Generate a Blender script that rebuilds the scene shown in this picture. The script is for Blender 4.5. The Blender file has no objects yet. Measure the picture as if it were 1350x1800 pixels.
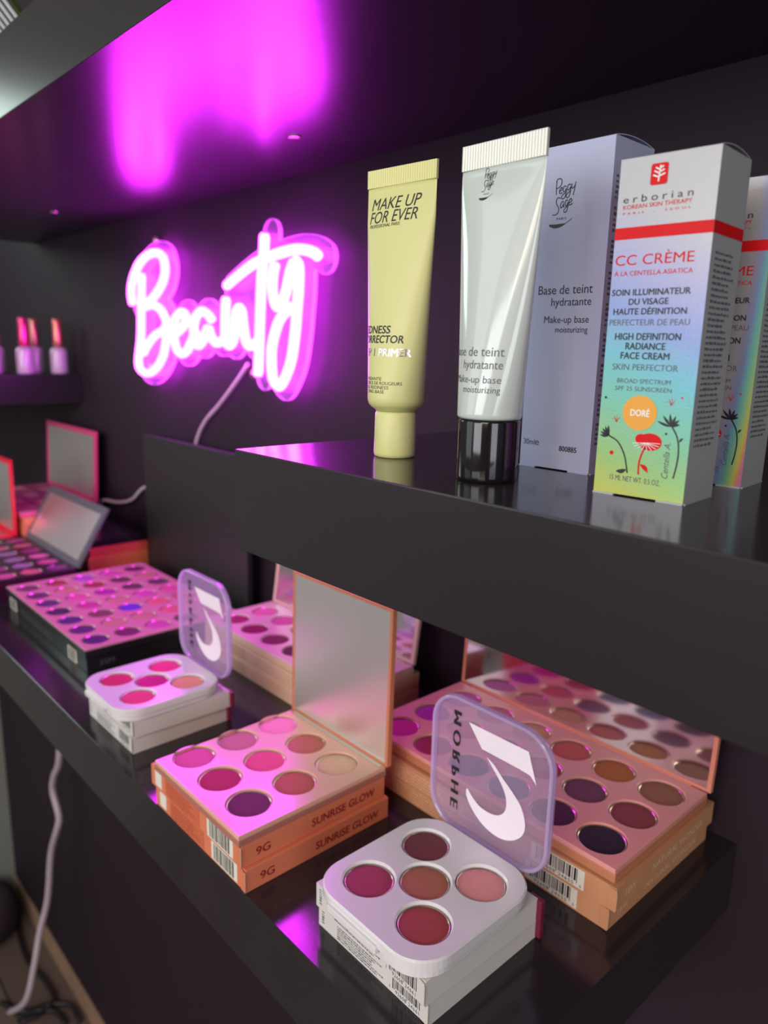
import bpy, bmesh, math, random
import numpy as np
from mathutils import Vector, Matrix
from mathutils.geometry import tessellate_polygon
random.seed(7)
SC = bpy.context.scene
COL = SC.collection
PI = math.pi
ZF = 136.0                      # floor lies 136 cm below the middle shelf's top; all inputs in cm, z measured from that shelf top

def W(x, y, z):                 # cm -> metres, floor at z = 0
    return Vector((x / 100, y / 100, (z + ZF) / 100))

# ------------------------------------------------------------------ camera
cam_d = bpy.data.cameras.new('camera'); cam = bpy.data.objects.new('camera', cam_d); COL.objects.link(cam)
EX = np.array([0.67297023, 0.17418704, -0.71886713]); EY = np.array([0.73929948, -0.12766021, 0.661165]); EZ = np.array([0.02339564, -0.97640245, -0.21468791])
R = np.array([EX, EY, EZ])
cols = [R @ np.array(v, float) for v in ((1, 0, 0), (0, -1, 0), (0, 0, -1))]
M = Matrix.Identity(4)
for j, c in enumerate(cols):
    for i in range(3): M[i][j] = c[i]
M.translation = W(0, -18.7, 4.92)
cam.matrix_world = M
cam_d.sensor_fit = 'VERTICAL'; cam_d.sensor_height = 36; cam_d.sensor_width = 27
cam_d.lens = 36 * 1300 / 1800
cam_d.clip_start = 0.01; cam_d.clip_end = 50
cam_d.dof.use_dof = True; cam_d.dof.focus_distance = 0.315; cam_d.dof.aperture_fstop = 10.0
SC.camera = cam

# ------------------------------------------------------------------ world, lights, exposure
SC.view_settings.view_transform = 'Standard'; SC.view_settings.look = 'None'
SC.view_settings.gamma = 1.0; SC.view_settings.use_curve_mapping = False
SC.view_settings.exposure = 0.0
wd = bpy.data.worlds.new('world'); SC.world = wd; wd.use_nodes = True
wd.node_tree.nodes['Background'].inputs[0].default_value = (0.80, 0.86, 1.0, 1)
wd.node_tree.nodes['Background'].inputs[1].default_value = 0.24

def area(name, loc, target, size, power, col, size_y=None):
    l = bpy.data.lights.new(name, 'AREA'); l.energy = power; l.color = col; l.shape = 'RECTANGLE'
    l.size = size; l.size_y = size_y or size
    o = bpy.data.objects.new(name, l); COL.objects.link(o)
    o.location = W(*loc); d = W(*target) - o.location
    o.rotation_euler = d.to_track_quat('-Z', 'Y').to_euler()
    return o
area('window_daylight', (-187.2, -27, 36), (0, -27, 20), 0.5, 3.4, (0.80, 1.0, 0.93), 0.4)
area('shop_window_light', (-150, -170, 45), (-40, 10, 0), 1.1, 8.5, (0.78, 0.94, 1.0), 1.3)
area('room_lamp_cool', (-20, -210, 22), (-20, 10, -8), 1.1, 14.0, (0.92, 0.96, 1.0), 0.6)
area('ceiling_lamp_warm', (45, -150, 75), (-25, 10, -25), 0.8, 17.0, (1.0, 0.85, 0.70), 0.8)
area('side_fill_cool', (120, -70, 15), (-15, 8, -8), 0.6, 6.0, (0.90, 0.95, 1.0), 0.6)  # unseen fill added to brighten the right-hand carton sides
area('front_wall_fill', (-60, -190, 110), (-90, -270, 10), 1.2, 22.0, (1.0, 0.96, 0.90), 0.3)  # unseen fill added to brighten the front wall reflected by the mirror lids

# ------------------------------------------------------------------ materials
def S(r, g, b):                 # sRGB 0-255 -> linear
    f = lambda c: (c / 255 / 12.92) if c / 255 <= 0.04045 else ((c / 255 + 0.055) / 1.055) ** 2.4
    return (f(r), f(g), f(b), 1)
MATS = {}
def mat(name, col, rough=0.5, metal=0.0, spec=0.5, noise=0.06, nscale=60, bump=0.0, bscale=400, coat=0.0, trans=0.0, emis=None, es=0.0, alpha=1.0):
    if name in MATS: return MATS[name]
    m = bpy.data.materials.new(name); m.use_nodes = True; nt = m.node_tree; b = nt.nodes['Principled BSDF']
    b.inputs['Roughness'].default_value = rough; b.inputs['Metallic'].default_value = metal
    b.inputs['Specular IOR Level'].default_value = spec
    b.inputs['Coat Weight'].default_value = coat; b.inputs['Coat Roughness'].default_value = 0.08
    b.inputs['Transmission Weight'].default_value = trans
    tc = nt.nodes.new('ShaderNodeTexCoord')
    if noise > 0:
        n = nt.nodes.new('ShaderNodeTexNoise'); n.inputs['Scale'].default_value = nscale; n.inputs['Detail'].default_value = 4
        nt.links.new(tc.outputs['Object'], n.inputs['Vector'])
        mr = nt.nodes.new('ShaderNodeMapRange'); mr.inputs[3].default_value = 1 - noise; mr.inputs[4].default_value = 1 + noise
        nt.links.new(n.outputs['Fac'], mr.inputs[0])
        mx = nt.nodes.new('ShaderNodeVectorMath'); mx.operation = 'SCALE'; mx.inputs[0].default_value = col[:3]
        nt.links.new(mr.outputs[0], mx.inputs['Scale']); nt.links.new(mx.outputs[0], b.inputs['Base Color'])
    else: b.inputs['Base Color'].default_value = col
    if bump > 0:
        n2 = nt.nodes.new('ShaderNodeTexNoise'); n2.inputs['Scale'].default_value = bscale; n2.inputs['Detail'].default_value = 6
        nt.links.new(tc.outputs['Object'], n2.inputs['Vector'])
        bp = nt.nodes.new('ShaderNodeBump'); bp.inputs['Strength'].default_value = bump; bp.inputs['Distance'].default_value = 0.0004
        nt.links.new(n2.outputs['Fac'], bp.inputs['Height']); nt.links.new(bp.outputs[0], b.inputs['Normal'])
    if emis: b.inputs['Emission Color'].default_value = emis; b.inputs['Emission Strength'].default_value = es
    MATS[name] = m; return m

def shelf_material():           # black satin foil with dust specks
    m = mat('black_shelf_foil', (0.024, 0.019, 0.023, 1), rough=0.15, noise=0.1, nscale=15, bump=0.05, bscale=250)
    nt = m.node_tree; b = nt.nodes['Principled BSDF']
    tc = nt.nodes.new('ShaderNodeTexCoord'); v = nt.nodes.new('ShaderNodeTexVoronoi'); v.inputs['Scale'].default_value = 330
    nt.links.new(tc.outputs['Object'], v.inputs['Vector'])
    r = nt.nodes.new('ShaderNodeMapRange'); r.inputs[1].default_value = 0.10; r.inputs[2].default_value = 0.16; r.inputs[3].default_value = 1; r.inputs[4].default_value = 0
    nt.links.new(v.outputs['Distance'], r.inputs[0])
    n = nt.nodes.new('ShaderNodeTexNoise'); n.inputs['Scale'].default_value = 45; nt.links.new(tc.outputs['Object'], n.inputs['Vector'])
    r2 = nt.nodes.new('ShaderNodeMapRange'); r2.inputs[1].default_value = 0.56; r2.inputs[2].default_value = 0.7
    nt.links.new(n.outputs['Fac'], r2.inputs[0])
    mu = nt.nodes.new('ShaderNodeMath'); mu.operation = 'MULTIPLY'; nt.links.new(r.outputs[0], mu.inputs[0]); nt.links.new(r2.outputs[0], mu.inputs[1])
    old = b.inputs['Base Color'].links[0].from_socket
    mx = nt.nodes.new('ShaderNodeMix'); mx.data_type = 'RGBA'
    nt.links.new(mu.outputs[0], mx.inputs['Factor']); nt.links.new(old, mx.inputs[6]); mx.inputs[7].default_value = (0.10, 0.09, 0.10, 1)
    nt.links.new(mx.outputs[2], b.inputs['Base Color'])
    return m
M_SHELF = shelf_material()
M_SHELFU = mat('black_shelf_underside_foil', (0.020, 0.016, 0.019, 1), rough=0.25, noise=0.1, nscale=15, bump=0.04, bscale=250)
M_WALL = mat('dark_painted_wall', S(45, 34, 44), rough=0.6, spec=0.2, noise=0.08, nscale=8, bump=0.1, bscale=120)
M_WALLG = mat('pale_painted_wall', S(150, 150, 142), rough=0.8, noise=0.05, nscale=5)
M_FRONTWALL = mat('light_plaster_wall', S(196, 193, 186), rough=0.85, noise=0.04, nscale=4)
M_BLACK = mat('black_board_matte', (0.022, 0.021, 0.024, 1), rough=0.45, noise=0.1, bump=0.05)
M_WHITEC = mat('white_carton', S(214, 208, 204), rough=0.45, noise=0.02)
M_MAROON = mat('burgundy_carton', S(120, 25, 62), rough=0.45)
M_CORALC = mat('coral_carton', S(222, 126, 92), rough=0.42, noise=0.03)
M_CORALR = mat('coral_print_dark', S(150, 40, 42), rough=0.4)
M_CORALP = mat('coral_print_panel', S(206, 104, 72), rough=0.45)
M_TANC = mat('caramel_carton', S(206, 146, 108), rough=0.42, noise=0.03)
M_TANP = mat('caramel_print_pale', S(238, 200, 164), rough=0.4)
M_BEIGEC = mat('beige_carton', S(224, 190, 160), rough=0.45, noise=0.03)
M_BEIGEP = mat('beige_print', S(200, 160, 135), rough=0.5)
M_INK = mat('black_ink', (0.012, 0.012, 0.016, 1), rough=0.45, noise=0.02)
M_GREYINK = mat('grey_ink', S(92, 92, 100), rough=0.5, noise=0.02)
M_LABEL = mat('white_label_paper', S(226, 220, 208), rough=0.5, noise=0.02)
M_CUT = mat('carton_raw_edge', S(236, 214, 186), rough=0.7, noise=0.03)
M_MIRROR = mat('mirror_glass', (0.80, 0.79, 0.77, 1), rough=0.09, metal=1.0, noise=0.02, nscale=25)
M_HAZY = mat('mirror_under_hazy_film', (0.90, 0.87, 0.85, 1), rough=0.33, metal=0.9, noise=0.03, nscale=20)
M_CHROMERIM = mat('metal_pan_rim', S(216, 196, 180), rough=0.22, metal=0.85, noise=0.02)
M_WHITEP = mat('white_gloss_plastic', S(222, 216, 220), rough=0.22, noise=0.01, coat=0.2)
M_BLACKP = mat('black_case', (0.012, 0.012, 0.014, 1), rough=0.25, noise=0.05)
M_CABLE = mat('pale_cable_rubber', S(196, 176, 186), rough=0.45, noise=0.05)
M_DCABLE = mat('black_cable_rubber', (0.014, 0.011, 0.012, 1), rough=0.4)

def translucent(name, col, tint, dens, rough=0.12):
    m = bpy.data.materials.new(name); m.use_nodes = True; nt = m.node_tree; nt.nodes.clear()
    out = nt.nodes.new('ShaderNodeOutputMaterial'); tr = nt.nodes.new('ShaderNodeBsdfTransparent'); tr.inputs[0].default_value = tint
    di = nt.nodes.new('ShaderNodeBsdfDiffuse'); di.inputs[0].default_value = col
    tl = nt.nodes.new('ShaderNodeBsdfTranslucent'); tl.inputs[0].default_value = col
    gl = nt.nodes.new('ShaderNodeBsdfGlossy'); gl.inputs['Roughness'].default_value = rough
    lw = nt.nodes.new('ShaderNodeLayerWeight'); lw.inputs[0].default_value = 0.5
    pw = nt.nodes.new('ShaderNodeMath'); pw.operation = 'POWER'; pw.inputs[1].default_value = 4.0; nt.links.new(lw.outputs['Facing'], pw.inputs[0])
    fr = nt.nodes.new('ShaderNodeMath'); fr.operation = 'MULTIPLY_ADD'; fr.inputs[1].default_value = 0.5; fr.inputs[2].default_value = 0.04; nt.links.new(pw.outputs[0], fr.inputs[0])
    n = nt.nodes.new('ShaderNodeTexNoise'); n.inputs['Scale'].default_value = 40
    mr = nt.nodes.new('ShaderNodeMapRange'); mr.inputs[3].default_value = dens * 0.93; mr.inputs[4].default_value = dens * 1.07
    nt.links.new(n.outputs['Fac'], mr.inputs[0])
    a = nt.nodes.new('ShaderNodeMixShader'); a.inputs[0].default_value = 0.5; nt.links.new(di.outputs[0], a.inputs[1]); nt.links.new(tl.outputs[0], a.inputs[2])
    b = nt.nodes.new('ShaderNodeMixShader'); nt.links.new(mr.outputs[0], b.inputs[0]); nt.links.new(tr.outputs[0], b.inputs[1]); nt.links.new(a.outputs[0], b.inputs[2])
    c = nt.nodes.new('ShaderNodeMixShader'); nt.links.new(fr.outputs[0], c.inputs[0]); nt.links.new(b.outputs[0], c.inputs[1]); nt.links.new(gl.outputs[0], c.inputs[2])
    nt.links.new(c.outputs[0], out.inputs[0]); return m
M_LID = translucent('milky_lilac_plastic', (0.72, 0.60, 0.80, 1), (0.97, 0.92, 0.97, 1), 0.30)
M_LIDRIM = translucent('milky_lilac_rim', (0.80, 0.68, 0.92, 1), (0.95, 0.9, 0.98, 1), 0.6)
M_ACRYL = translucent('clear_acrylic', (0.80, 0.62, 0.86, 1), (0.96, 0.94, 0.97, 1), 0.10, 0.05)
M_ACRYLE = translucent('frosted_acrylic_edge', (0.95, 0.85, 0.97, 1), (0.95, 0.9, 0.97, 1), 0.75, 0.2)
M_LOGOW = mat('white_print_on_lid', S(240, 228, 240), rough=0.5, noise=0.02)

def neon_material():
    m = bpy.data.materials.new('neon_pink_light'); m.use_nodes = True; nt = m.node_tree; nt.nodes.clear()
    out = nt.nodes.new('ShaderNodeOutputMaterial'); e = nt.nodes.new('ShaderNodeEmission')
    e.inputs[0].default_value = (0.82, 0.026, 1.0, 1); e.inputs[1].default_value = 42
    nt.links.new(e.outputs[0], out.inputs[0]); return m
M_NEON = neon_material()

def foil_material(name, kz, kx, c0, kn):            # diffraction foil: hue follows the angle between the view direction and the grating
    m = bpy.data.materials.new(name); m.use_nodes = True; nt = m.node_tree; b = nt.nodes['Principled BSDF']
    g = nt.nodes.new('ShaderNodeNewGeometry')
    tc = nt.nodes.new('ShaderNodeTexCoord')
    n = nt.nodes.new('ShaderNodeTexNoise'); n.inputs['Scale'].default_value = 900; n.inputs['Detail'].default_value = 3
    nt.links.new(tc.outputs['Object'], n.inputs['Vector'])
    sp = nt.nodes.new('ShaderNodeSeparateXYZ'); nt.links.new(g.outputs['Incoming'], sp.inputs[0])
    dn = nt.nodes.new('ShaderNodeVectorMath'); dn.operation = 'DOT_PRODUCT'; dn.inputs[1].default_value = (0.75, -0.65, 0.0)
    nt.links.new(g.outputs['Normal'], dn.inputs[0])
    def math_(op, a, bb):
        k = nt.nodes.new('ShaderNodeMath'); k.operation = op
        for i, q in enumerate((a, bb)):
            if isinstance(q, (int, float)): k.inputs[i].default_value = q
            else: nt.links.new(q, k.inputs[i])
        return k.outputs[0]
    # horizontal view angle relative to grating
    ph = math_('MULTIPLY', sp.outputs['Z'], kz)
    ph = math_('ADD', ph, math_('MULTIPLY', sp.outputs['X'], kx))
    ph = math_('ADD', ph, math_('MULTIPLY', dn.outputs['Value'], kn))
    ph = math_('ADD', ph, math_('MULTIPLY', math_('SUBTRACT', n.outputs['Fac'], 0.5), 0.10))
    ph = math_('ADD', ph, c0)
    cr = nt.nodes.new('ShaderNodeValToRGB'); el = cr.color_ramp.elements
    stops = [(0.0, S(171, 169, 171)), (0.2, S(171, 169, 172)), (0.32, S(156, 154, 186)), (0.44, S(130, 144, 190)), (0.54, S(109, 172, 186)),
             (0.64, S(117, 182, 159)), (0.76, S(148, 186, 119)), (0.86, S(190, 186, 81)), (0.93, S(204, 130, 83)), (1.0, S(190, 111, 162))]
    el[0].position, el[0].color = stops[0]; el[1].position, el[1].color = stops[-1]
    for p, c in stops[1:-1]:
        e = el.new(p); e.color = c
    nt.links.new(ph, cr.inputs[0]); nt.links.new(cr.outputs[0], b.inputs['Base Color'])
    b.inputs['Metallic'].default_value = 0.35; b.inputs['Roughness'].default_value = 0.38
    n3 = nt.nodes.new('ShaderNodeTexNoise'); n3.inputs['Scale'].default_value = 1500; nt.links.new(tc.outputs['Object'], n3.inputs['Vector'])
    bp = nt.nodes.new('ShaderNodeBump'); bp.inputs['Strength'].default_value = 0.25; bp.inputs['Distance'].default_value = 0.0002
    nt.links.new(n3.outputs['Fac'], bp.inputs['Height']); nt.links.new(bp.outputs[0], b.inputs['Normal'])
    return m
M_FOIL = foil_material('holographic_foil_card', 1.8, 0.85, -0.56, 0.95)
M_FOIL2 = foil_material('holographic_foil_card_other_sheet', 1.6, -24.0, 9.07, 0.6)
M_SILVER = mat('silver_foil_side', S(176, 178, 180), rough=0.4, metal=0.25, noise=0.05, nscale=600)
M_RED = mat('red_ink', S(206, 16, 24), rough=0.45, spec=0.2, noise=0.02)
M_ORANGE = mat('golden_orange_ink', S(226, 158, 52), rough=0.45, noise=0.02)
M_WHITEINK = mat('white_ink', S(235, 235, 235), rough=0.5, noise=0.02)
M_YTUBE = mat('pale_yellow_tube_plastic', S(208, 207, 140), rough=0.42, noise=0.02)
M_WTUBE = mat('white_gloss_tube_plastic', S(192, 200, 196), rough=0.13, noise=0.02, coat=0.35)
M_BCAP = mat('black_gloss_cap', (0.008, 0.006, 0.008, 1), rough=0.09, noise=0.02)
M_PCARD = mat('pearl_white_carton', S(166, 170, 200), rough=0.32, noise=0.02, coat=0.2)
M_SILVERINK = mat('silver_foil_ink', S(215, 205, 215), rough=0.2, metal=0.9, noise=0.3, nscale=300)

# ------------------------------------------------------------------ mesh building
class MB:
    def __init__(s): s.v = []; s.f = []; s.m = []; s.s = []
    def add(s, vs, fs, m=0, smooth=False, xf=None):
        o = len(s.v)
        for p in vs:
            p = Vector(p)
            if xf is not None: p = xf @ p
            s.v.append(p)
        for f in fs: s.f.append([i + o for i in f]); s.m.append(m); s.s.append(smooth)
    def box(s, x0, x1, y0, y1, z0, z1, m=0, xf=None):
        vs = [(x0, y0, z0), (x1, y0, z0), (x1, y1, z0), (x0, y1, z0), (x0, y0, z1), (x1, y0, z1), (x1, y1, z1), (x0, y1, z1)]
        s.add(vs, [(0, 3, 2, 1), (4, 5, 6, 7), (0, 1, 5, 4), (1, 2, 6, 5), (2, 3, 7, 6), (3, 0, 4, 7)], m, xf=xf)
    def lathe(s, prof, n=40, m=0, c=(0, 0), xf=None, smooth=True):
        vs = []; fs = []
        for r, z in prof:
            for k in range(n):
                a = 2 * PI * k / n; vs.append((c[0] + r * math.cos(a), c[1] + r * math.sin(a), z))
        for i in range(len(prof) - 1):
            for k in range(n):
                k2 = (k + 1) % n; fs.append((i * n + k, i * n + k2, (i + 1) * n + k2, (i + 1) * n + k))
        fs.append(tuple(range(n - 1, -1, -1))); fs.append(tuple(range((len(prof) - 1) * n, len(prof) * n)))
        s.add(vs, fs, m, smooth, xf)
    def tube(s, pts, r, n=10, m=0, smooth=True, xf=None):
        pts = [Vector(p) for p in pts]; vs = []; fs = []
        t0 = (pts[1] - pts[0]).normalized(); up = Vector((0, 0, 1)) if abs(t0.z) < 0.9 else Vector((1, 0, 0))
        u = t0.cross(up).normalized()
        for i, p in enumerate(pts):
            t = (pts[min(i + 1, len(pts) - 1)] - pts[max(i - 1, 0)]).normalized()
            u = (u - t * u.dot(t)).normalized(); w = t.cross(u)
            rr = r[i] if isinstance(r, (list, tuple)) else r
            for k in range(n):
                a = 2 * PI * k / n; vs.append(p + u * (rr * math.cos(a)) + w * (rr * math.sin(a)))
        for i in range(len(pts) - 1):
            for k in range(n):
                k2 = (k + 1) % n; fs.append((i * n + k, i * n + k2, (i + 1) * n + k2, (i + 1) * n + k))
        fs.append(tuple(range(n - 1, -1, -1))); fs.append(tuple(range((len(pts) - 1) * n, len(pts) * n)))
        s.add(vs, fs, m, smooth, xf)
    def plate(s, outer, holes, z0, z1, bev=0.04, m=0, mw=None, xf=None):
        """flat plate with holes in xy, from z0 to z1, loops counter-clockwise"""
        mw = m if mw is None else mw
        def off(loop, d):
            n = len(loop); out = []
            for i in range(n):
                a = Vector(loop[i - 1]).to_2d(); b = Vector(loop[i]).to_2d(); c = Vector(loop[(i + 1) % n]).to_2d()
                e1 = (b - a); e2 = (c - b)
                n1 = Vector((-e1.y, e1.x)); n2 = Vector((-e2.y, e2.x))
                if n1.length > 0: n1.normalize()
                if n2.length > 0: n2.normalize()
                k = n1 + n2
                if k.length < 1e-6: k = n1
                k.normalize(); cs = max(0.4, k.dot(n1)); out.append((b.x + k.x * d / cs, b.y + k.y * d / cs))
            return out
        loops = [outer] + [h[::-1] for h in holes]
        ins = [off(l, bev) for l in loops]
        vs = []; idx = []
        for l in ins:
            idx.append(len(vs)); vs += [(x, y, z1) for x, y in l]
        tris = tessellate_polygon([[Vector((x, y, 0)) for x, y in l] for l in ins])
        fs = []
        for t in tris:
            a, b, c = (Vector(vs[i]) for i in t)
            fs.append(t if (b - a).cross(c - a).z > 0 else t[::-1])
        s.add(vs, fs, m, xf=xf)
        for l, li in zip(loops, ins):
            n = len(l); vv = [(x, y, z1) for x, y in li] + [(x, y, z1 - bev) for x, y in l] + [(x, y, z0) for x, y in l]
            ff = []
            for i in range(n):
                j = (i + 1) % n
                ff.append((n + i, n + j, j, i)); ff.append((2 * n + i, 2 * n + j, n + j, n + i))
            s.add(vv, ff, mw, smooth=False, xf=xf)
        tris = tessellate_polygon([[Vector((x, y, 0)) for x, y in l] for l in loops])
        vs = [(x, y, z0) for l in loops for x, y in l]; fs = []
        for t in tris:
            a, b, c = (Vector(vs[i]) for i in t)
            fs.append(t if (b - a).cross(c - a).z < 0 else t[::-1])
        s.add(vs, fs, m, xf=xf)
    def build(s, name, mats, parent=None, loc=None, bevel=0, seg=2, rotz=0, autosm=False):
        me = bpy.data.meshes.new(name)
        me.from_pydata([tuple(p / 100) for p in s.v], [], s.f)
        for m_ in (mats if isinstance(mats, (list, tuple)) else [mats]): me.materials.append(m_)
        for p, mi, sm in zip(me.polygons, s.m, s.s): p.material_index = mi; p.use_smooth = sm
        me.update()
        o = bpy.data.objects.new(name, me); COL.objects.link(o)
        if parent is not None: o.parent = parent
        if loc is not None: o.location = loc
        o.rotation_euler.z = rotz
        if bevel > 0:
            bm_ = o.modifiers.new('bevel', 'BEVEL'); bm_.width = bevel / 100; bm_.segments = seg; bm_.limit_method = 'ANGLE'; bm_.angle_limit = math.radians(50)
        return o

def tag(o, label=None, cat=None, group=None, kind=None):
    if label: o['label'] = label
    if cat: o['category'] = cat
    if group: o['group'] = group
    if kind: o['kind'] = kind
    return o
def thing(name, label, cat, loc, rotz=0, group=None):
    o = bpy.data.objects.new(name, None); COL.objects.link(o); o.empty_display_size = 0.02
    o.location = W(*loc); o.rotation_euler.z = rotz
    return tag(o, label, cat, group)
def copy_tree(o, parent=None):
    c = o.copy(); COL.objects.link(c); c.parent = parent
    for ch in [k for k in o.children]: copy_tree(ch, c)
    return c

def smooth_path(pts, k=6):
    pts = [Vector(p) for p in pts]; out = []
    for i in range(len(pts) - 1):
        p0 = pts[max(i - 1, 0)]; p1 = pts[i]; p2 = pts[i + 1]; p3 = pts[min(i + 2, len(pts) - 1)]
        for j in range(k):
            t = j / k
            out.append(0.5 * ((2 * p1) + (p2 - p0) * t + (2 * p0 - 5 * p1 + 4 * p2 - p3) * t * t + (3 * p1 - p0 - 3 * p2 + p3) * t ** 3))
    out.append(pts[-1]); return out

# ---- flat lettering
_tc = {}
def text2d(s, h, w=None, bold=0.0, spacing=1.0, shear=0.0):
    key = (s, bold, spacing)
    if key not in _tc:
        cu = bpy.data.curves.new('t', 'FONT'); cu.body = s; cu.size = 1; cu.resolution_u = 3; cu.offset = bold; cu.space_character = spacing
        ob = bpy.data.objects.new('t', cu); COL.objects.link(ob)
        dg = bpy.context.evaluated_depsgraph_get(); me = bpy.data.meshes.new_from_object(ob.evaluated_get(dg))
        vs = [(v.co.x, v.co.y) for v in me.vertices]; fs = [tuple(p.vertices) for p in me.polygons]
        bpy.data.objects.remove(ob); bpy.data.curves.remove(cu); bpy.data.meshes.remove(me)
        _tc[key] = (vs, fs)
    vs, fs = _tc[key]
    x0 = min(v[0] for v in vs); x1 = max(v[0] for v in vs)
    sy = h / 0.69; sx = (w / (x1 - x0)) if w else sy
    return [((x - x0) * sx + shear * y * sy, y * sy) for x, y in vs], fs, (x1 - x0) * sx
def put_text(mb, s, h, x, z, fn, m, w=None, align='l', bold=0.0, **k):
    vs, fs, wd_ = text2d(s, h, w, **k)
    dx = {'l': 0, 'c': -wd_ / 2, 'r': -wd_}[align]
    for i, (ox, oz) in enumerate([(0, 0)] if bold == 0 else [(-0.03 * h, -0.015 * h), (0.03 * h, 0.015 * h), (0.0, 0.03 * h)]):
        mb.add([fn(x + dx + a + ox, z + b + oz, 0.0006 * i) for a, b in vs], fs, m)
def put_poly(mb, pts, fn, m):
    tr = tessellate_polygon([[Vector((x, y, 0)) for x, y in pts]])
    mb.add([fn(x, y) for x, y in pts], [tuple(t) for t in tr], m)
def put_rect(mb, x0, x1, z0, z1, fn, m): mb.add([fn(x0, z0), fn(x1, z0), fn(x1, z1), fn(x0, z1)], [(0, 1, 2, 3)], m)
def put_stroke(mb, pts, w, fn, m, k=6):
    p = [q.to_2d() for q in smooth_path([(a, b, 0) for a, b in pts], k)]; n = len(p); L = []; Rr = []
    for i in range(n):
        t = p[min(i + 1, n - 1)] - p[max(i - 1, 0)]
        if t.length < 1e-9: t = Vector((1, 0))
        t.normalize(); q = Vector((-t.y, t.x)); ww = w(i / (n - 1)) if callable(w) else w
        L.append(p[i] + q * ww / 2); Rr.append(p[i] - q * ww / 2)
    mb.add([fn(*a) for a in L] + [fn(*a) for a in Rr], [(n + i, n + i + 1, i + 1, i) for i in range(n - 1)], m)
def put_disc(mb, cx, cz, r, fn, m, rz=None, n=28):
    mb.add([fn(cx + r * math.cos(2 * PI * k / n), cz + (rz or r) * math.sin(2 * PI * k / n)) for k in range(n)], [tuple(range(n))], m)
def fine_print(mb, x0, x1, z0, z1, rows, fn, m, hh=0.55, ragged=0.15):
    """illegible small print: short dashes in lines"""
    dz = (z1 - z0) / rows
    for r_ in range(rows):
        z = z1 - (r_ + 1) * dz; x = x0; end = x1 - random.random() * ragged * (x1 - x0)
        while x < end:
            wl = (0.4 + random.random() * 1.6) * dz
            put_rect(mb, x, min(x + wl, end), z + dz * 0.2, z + dz * (0.2 + hh * (0.6 + 0.4 * random.random())), fn, m); x += wl + dz * 0.35
def barcode(mb, x0, x1, z0, z1, fn, m_lab, m_ink, digits=None, last=None, first=None):
    put_rect(mb, x0, x1, z0, z1, fn, m_lab)
    f2 = lambda a, b, o=0.0: fn(a, b, 0.006 + o)
    pad = (x1 - x0) * 0.10; rr = random.Random(5); n = 66; u = (x1 - x0 - 2 * pad) / n; i = 0
    zb = z0 + (z1 - z0) * (0.30 if digits else 0.08)
    while i < n:
        wv = rr.choice((1, 1, 2, 3)); tall = i < 6 or i > n - 7 or 31 < i < 35
        put_rect(mb, x0 + pad + i * u, x0 + pad + min(i + wv, n) * u, zb - (0.1 * (z1 - z0) if (tall and digits) else 0), z1 - 0.06 * (z1 - z0), f2, m_ink)
        i += wv + rr.choice((1, 1, 2, 2))
    if digits:
        hd = (z1 - z0) * 0.17
        put_text(mb, digits[0], hd, x0 + pad + 7 * u, z0 + hd * 0.35, f2, m_ink, w=24 * u, spacing=1.2)
        put_text(mb, digits[1], hd, x0 + pad + 36 * u, z0 + hd * 0.35, f2, m_ink, w=23 * u, spacing=1.2)
    if last: put_text(mb, last, (z1 - z0) * 0.15, x1 - pad * 0.75, z0 + (z1 - z0) * 0.08, f2, m_ink)
    if first: put_text(mb, first, (z1 - z0) * 0.15, x0 + pad * 0.2, z0 + (z1 - z0) * 0.12, f2, m_ink)

def rrect(x0, x1, y0, y1, r, n=10):
    out = []
    for cx, cy, a0 in ((x1 - r, y0 + r, -PI / 2), (x1 - r, y1 - r, 0), (x0 + r, y1 - r, PI / 2), (x0 + r, y0 + r, PI)):
        for k in range(n + 1):
            a = a0 + PI / 2 * k / n; out.append((cx + r * math.cos(a), cy + r * math.sin(a)))
    return out
def circle(cx, cy, r, n=40): return [(cx + r * math.cos(2 * PI * k / n), cy + r * math.sin(2 * PI * k / n)) for k in range(n)]

# ================================================================== THE SETTING
ZL = -25.05                    # lower shelf top
def struct(name, mb, m, **k): o = mb.build(name, m, loc=(0, 0, ZF / 100), **k); o['kind'] = 'structure'; return o
b = MB(); b.box(-188, 260, 26, 34, -ZF, 130); struct('wall_back', b, M_WALL)
b = MB(); b.box(-196, -188, -270, 34, -ZF, 130); struct('wall_left', b, M_WALLG)
b = MB(); b.box(-188, 260, -278, -270, -ZF, 130); struct('wall_front', b, M_FRONTWALL)
b = MB()
for a in ((-52, -47, 12, 60), (-7, -2, 12, 60), (-47, -7, 12, 17), (-47, -7, 55, 60)): b.box(-188, -186.6, a[0], a[1], a[2], a[3])
struct('window_1', b, mat('white_window_frame', S(200, 200, 196), rough=0.5))
def floor_material():
    m = mat('brown_wood_floor', S(112, 92, 82), rough=0.4, noise=0.1, nscale=12)
    nt = m.node_tree; bs = nt.nodes['Principled BSDF']
    tc = nt.nodes.new('ShaderNodeTexCoord'); br = nt.nodes.new('ShaderNodeTexBrick')
    br.inputs['Scale'].default_value = 1.0; br.inputs['Brick Width'].default_value = 1.2; br.inputs['Row Height'].default_value = 0.14; br.inputs['Mortar Size'].default_value = 0.003
    br.inputs['Color1'].default_value = S(122, 100, 88); br.inputs['Color2'].default_value = S(100, 82, 74); br.inputs['Mortar'].default_value = S(60, 48, 44)
    nt.links.new(tc.outputs['Object'], br.inputs['Vector']); nt.links.new(br.outputs['Color'], bs.inputs['Base Color']); return m
b = MB(); b.box(-196, 260, -278, 34, -ZF - 8, -ZF); struct('floor', b, floor_material())

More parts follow.
